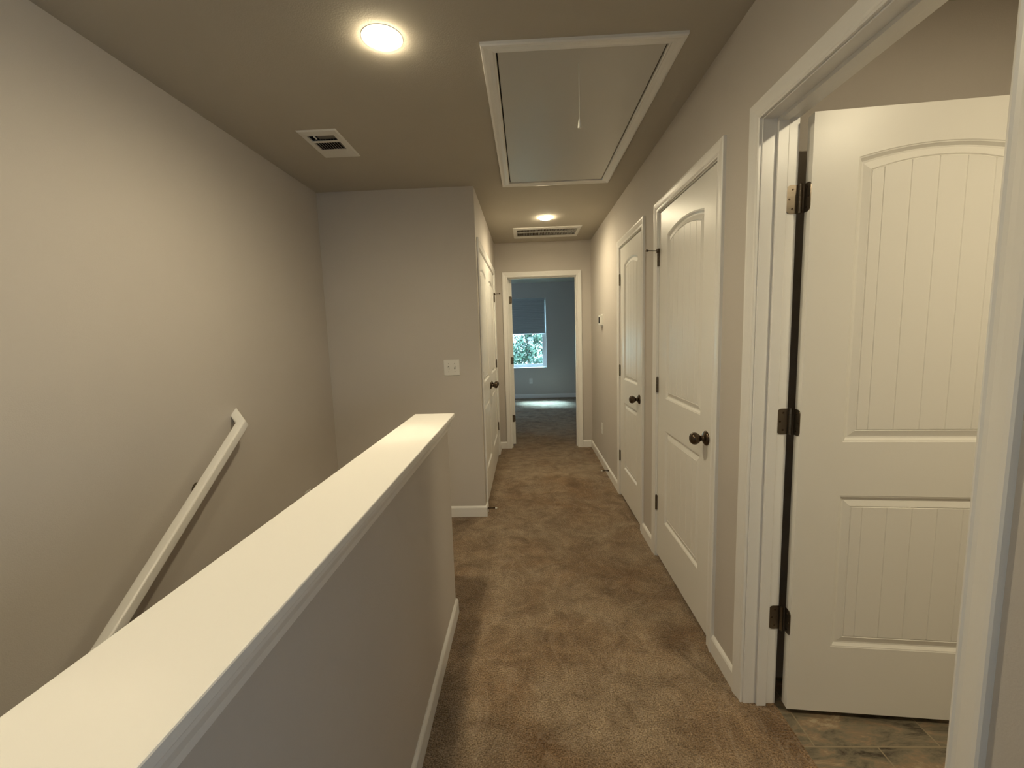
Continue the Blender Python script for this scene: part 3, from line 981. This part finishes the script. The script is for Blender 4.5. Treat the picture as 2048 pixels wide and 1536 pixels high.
outlet((L, 2.70, 0.345), 1, 0, 'white wall outlet low on the stairwell wall, just above the half wall cap')
outlet((R, 4.42, 0.385), -1, 0, 'white wall outlet low on the right wall below the thermostat')
outlet((0.082, YF, 0.371), 0, -1, 'pale wall outlet below the bedroom window')


def spring_stop(loc, dx, dy, label):
    o = empty('spring_door_stop', loc)
    bm = bmesh.new()
    def W(a, b, t): return (dx * t + -dy * a, dy * t + dx * a, b)
    lathe(bm, [(0, 0), (0.009, 0), (0.008, 0.005), (0.004, 0.008), (0.0, 0.008)], W, 16)
    # coil
    prev = None
    N = 16 * 9
    for i in range(N + 1):
        a = 2 * PI * i / 9
        t = 0.006 + 0.055 * i / N
        cx_, cz_ = 0.0042 * math.cos(a), 0.0042 * math.sin(a)
        ring = [bm.verts.new(W(cx_ * (1 + 0.25 * math.cos(k * PI / 2)), cz_ * (1 + 0.25 * math.cos(k * PI / 2)), t + 0.0013 * math.sin(k * PI / 2))) for k in range(4)]
        if prev:
            for k in range(4): bm.faces.new((prev[k], prev[(k + 1) % 4], ring[(k + 1) % 4], ring[k]))
        prev = ring
    obj('spring', bm, BRONZE, o, smooth=True, local=True)
    bm = bmesh.new()
    lathe(bm, [(0, 0.058), (0.006, 0.058), (0.007, 0.066), (0.005, 0.073), (0, 0.074)], W, 16)
    obj('rubber_tip', bm, RUBBER, o, smooth=True, local=True)
    return tag(o, label, 'door stop')


spring_stop((R - 0.012, 4.03, 0.058), -1, 0, 'bronze spring door stop with white tip on the right baseboard')
spring_stop((C + 0.012, 3.205, 0.048), 1, 0, 'bronze spring door stop with white tip at the corner beside the closet')

# ------------------------------------------------------------------ windows
def window(name, x0, x1, z0, z1, y, out, label):
    """out: +1 when the outside is towards +y"""
    fn = lambda a, b, d: (a, y + out * d, b)
    bm = bmesh.new()
    frame4(bm, [(-0.045, 0.07), (-0.045, 0.12), (0.0, 0.12), (0.0, 0.07)], x0, x1, z0, z1, fn)
    w = structure(name, bm, VINYL, label, 'window')
    zm = (z0 + z1) / 2
    for nm, za, zb, dd in (('lower_sash', z0 + 0.045, zm + 0.02, 0.078), ('upper_sash', zm - 0.02, z1 - 0.045, 0.098)):
        bm = bmesh.new()
        frame4(bm, [(-0.040, dd), (-0.040, dd + 0.018), (0.0, dd + 0.018), (0.0, dd)], x0 + 0.045, x1 - 0.045, za, zb, fn)
        s_ = obj(nm, bm, VINYL, w)
        bm = bmesh.new(); box(bm, x0 + 0.083, x1 - 0.083, y + out * (dd + 0.007), y + out * (dd + 0.011), za + 0.038, zb - 0.038)
        obj('pane', bm, GLASS, s_)
    return w


window('window_1', WX[0], WX[1], WZ[0], WZ[1], YF, 1, 'white bedroom window half covered by the grey shade')
window('fill_window_back', BW[0], BW[1], BW[2], BW[3], YB, -1, 'white unseen window added behind the viewpoint for cool fill light')
bm = bmesh.new(); frame4(bm, [(-0.03, 0.06), (-0.03, 0.10), (0.0, 0.10), (0.0, 0.06)], SW[0], SW[1], SW[2], SW[3], lambda a, b, d: (R + d, a, b))
structure('fill_window_side', bm, VINYL, 'small unseen window added in the right wall for cool fill light', 'window')
bm = bmesh.new(); box(bm, WX[0], WX[1], YF - 0.018, YF + 0.07, WZ[0] - 0.002, WZ[0] + 0.014)
structure('trim_7', bm, TRIM, 'white sill of the bedroom window', 'window sill', bevel=0.002)
ws = empty('cellular_shade', (-0.03, YF + 0.035, WZ[1]))
bm = bmesh.new(); box(bm, WX[0] + 0.006, WX[1] - 0.022, YF + 0.012, YF + 0.055, 2.085, 2.125)
obj('head_rail', bm, BLIND, ws)
bm = bmesh.new()
zt, zb, nn = 2.085, 1.405, 36
pr = []
for i in range(nn + 1):
    z = zt + (zb - zt) * i / nn
    pr.append((YF + 0.022 + (0.007 if i % 2 else 0.0), z))
prb = [(YF + 0.046 - (0.007 if i % 2 else 0.0), zt + (zb - zt) * i / nn) for i in range(nn, -1, -1)]
loop = pr + prb
a = [bm.verts.new((WX[0] + 0.008, y_, z_)) for y_, z_ in loop]; b = [bm.verts.new((WX[1] - 0.024, y_, z_)) for y_, z_ in loop]
m2 = len(loop)
for i in range(m2):
    j = (i + 1) % m2; bm.faces.new((a[i], a[j], b[j], b[i]))
for i in range(nn):
    bm.faces.new((a[i], a[i + 1], a[m2 - 2 - i], a[m2 - 1 - i])); bm.faces.new((b[i], b[i + 1], b[m2 - 2 - i], b[m2 - 1 - i]))
obj('pleated_fabric', bm, BLIND, ws)
bm = bmesh.new(); box(bm, WX[0] + 0.008, WX[1] - 0.024, YF + 0.018, YF + 0.050, 1.385, 1.405)
obj('bottom_rail', bm, BLIND, ws)
tag(ws, 'grey pleated cellular shade lowered over the upper half of the bedroom window', 'window shade')

# ------------------------------------------------------------------ outside
bm = bmesh.new()
gx = [-30 + 60 * i / 24 for i in range(25)]; gy = [9.4 + 30 * j / 20 for j in range(21)]
gv = [[bm.verts.new((x, y, -2.9 + max(0, y - 13) * 0.22 + 0.15 * math.sin(x * 0.7 + y))) for x in gx] for y in gy]
for j in range(20):
    for i in range(24): bm.faces.new((gv[j][i], gv[j][i + 1], gv[j + 1][i + 1], gv[j + 1][i]))
tag(obj('ground', bm, GRASS), 'grassy slope outside the bedroom window', 'ground', kind='structure')


def tree_meshes(seed, hgt, rad, nleaf, leaf, size):
    rnd = random.Random(seed)
    bm = bmesh.new()
    blobs = [(rnd.uniform(-rad, rad) * 0.6, rnd.uniform(-rad, rad) * 0.5, hgt * rnd.uniform(0.22, 0.9), rad * rnd.uniform(0.35, 0.6)) for _ in range(16)]
    for _ in range(nleaf):
        bx_, by_, bz_, br_ = rnd.choice(blobs)
        d = Vector((rnd.gauss(0, 1), rnd.gauss(0, 1), rnd.gauss(0, 1))).normalized() * br_ * rnd.uniform(0.55, 1.05)
        p_ = Vector((bx_, by_, bz_)) + d
        n_ = (d.normalized() + Vector((rnd.gauss(0, .5), rnd.gauss(0, .5), rnd.gauss(0, .5) + 0.3))).normalized()
        t_ = n_.orthogonal().normalized(); t_.rotate(Matrix.Rotation(rnd.uniform(0, 6.28), 3, n_)); s_ = n_.cross(t_)
        l_ = size * rnd.uniform(0.6, 1.3)
        bm.faces.new([bm.verts.new(q) for q in (p_ - t_ * l_, p_ + s_ * l_ * 0.45, p_ + t_ * l_, p_ - s_ * l_ * 0.45)])
    me = bpy.data.meshes.new('foliage'); bm.to_mesh(me); bm.free(); me.materials.append(leaf)
    bm = bmesh.new()
    def limb(p0, p1, r0, r1):
        ax = (p1 - p0).normalized(); u = ax.orthogonal().normalized(); w = ax.cross(u)
        a = [bm.verts.new(p0 + (u * math.cos(k * PI / 4) + w * math.sin(k * PI / 4)) * r0) for k in range(8)]
        b = [bm.verts.new(p1 + (u * math.cos(k * PI / 4) + w * math.sin(k * PI / 4)) * r1) for k in range(8)]
        for k in range(8): bm.faces.new((a[k], a[(k + 1) % 8], b[(k + 1) % 8], b[k]))
        bm.faces.new(a); bm.faces.new(b)
    limb(Vector((0, 0, -0.3)), Vector((0, 0, hgt * 0.75)), rad * 0.07, rad * 0.03)
    for q in blobs[:9]:
        limb(Vector((0, 0, q[2] * 0.55)), Vector(q[:3]), rad * 0.028, rad * 0.012)
    mt = bpy.data.meshes.new('trunk'); bm.to_mesh(mt); bm.free(); mt.materials.append(BARK)
    return me, mt


kinds = [tree_meshes(3, 7.5, 1.5, 5200, LEAF, 0.12), tree_meshes(11, 6.6, 1.4, 4800, LEAF, 0.11), tree_meshes(23, 1.6, 0.6, 2200, LEAF2, 0.06)]
spots = [(-4.4, 20.2, 0, 0.3, 'leafy tree outside, left of what the bedroom window frames'), (0.1, 20.0, 1, 1.9, 'leafy tree filling the bedroom window pane'),
         (4.6, 20.4, 0, 4.0, 'leafy tree outside, right of what the bedroom window frames'),
         (-2.2, 24.8, 0, 5.1, 'leafy tree standing behind the others, left side of the bedroom window'),
         (2.5, 24.9, 1, 0.8, 'leafy tree standing behind the others, right side of the bedroom window'),
         (-1.7, 16.6, 2, 0.4, 'pale green shrub low on the left outside the bedroom window'), (0.3, 16.5, 2, 2.2, 'pale green shrub low in the middle outside the bedroom window'),
         (2.3, 16.7, 2, 3.9, 'pale green shrub low on the right outside the bedroom window')]
for (x, y, k, rz, lab) in spots:
    z = -2.9 + max(0, y - 13) * 0.22
    e = empty('shrub' if k == 2 else 'tree', (x, y, z)); e.rotation_euler = (0, 0, rz)
    for nm, me in zip(('foliage', 'trunk'), kinds[k]):
        o = bpy.data.objects.new(nm, me); o.parent = e; COL.objects.link(o)
    if k == 2: e.scale = (1.2, 1.2, 1.15)
    tag(e, lab, 'shrub' if k == 2 else 'tree', 'shrubs outside the window' if k == 2 else 'trees outside the window')
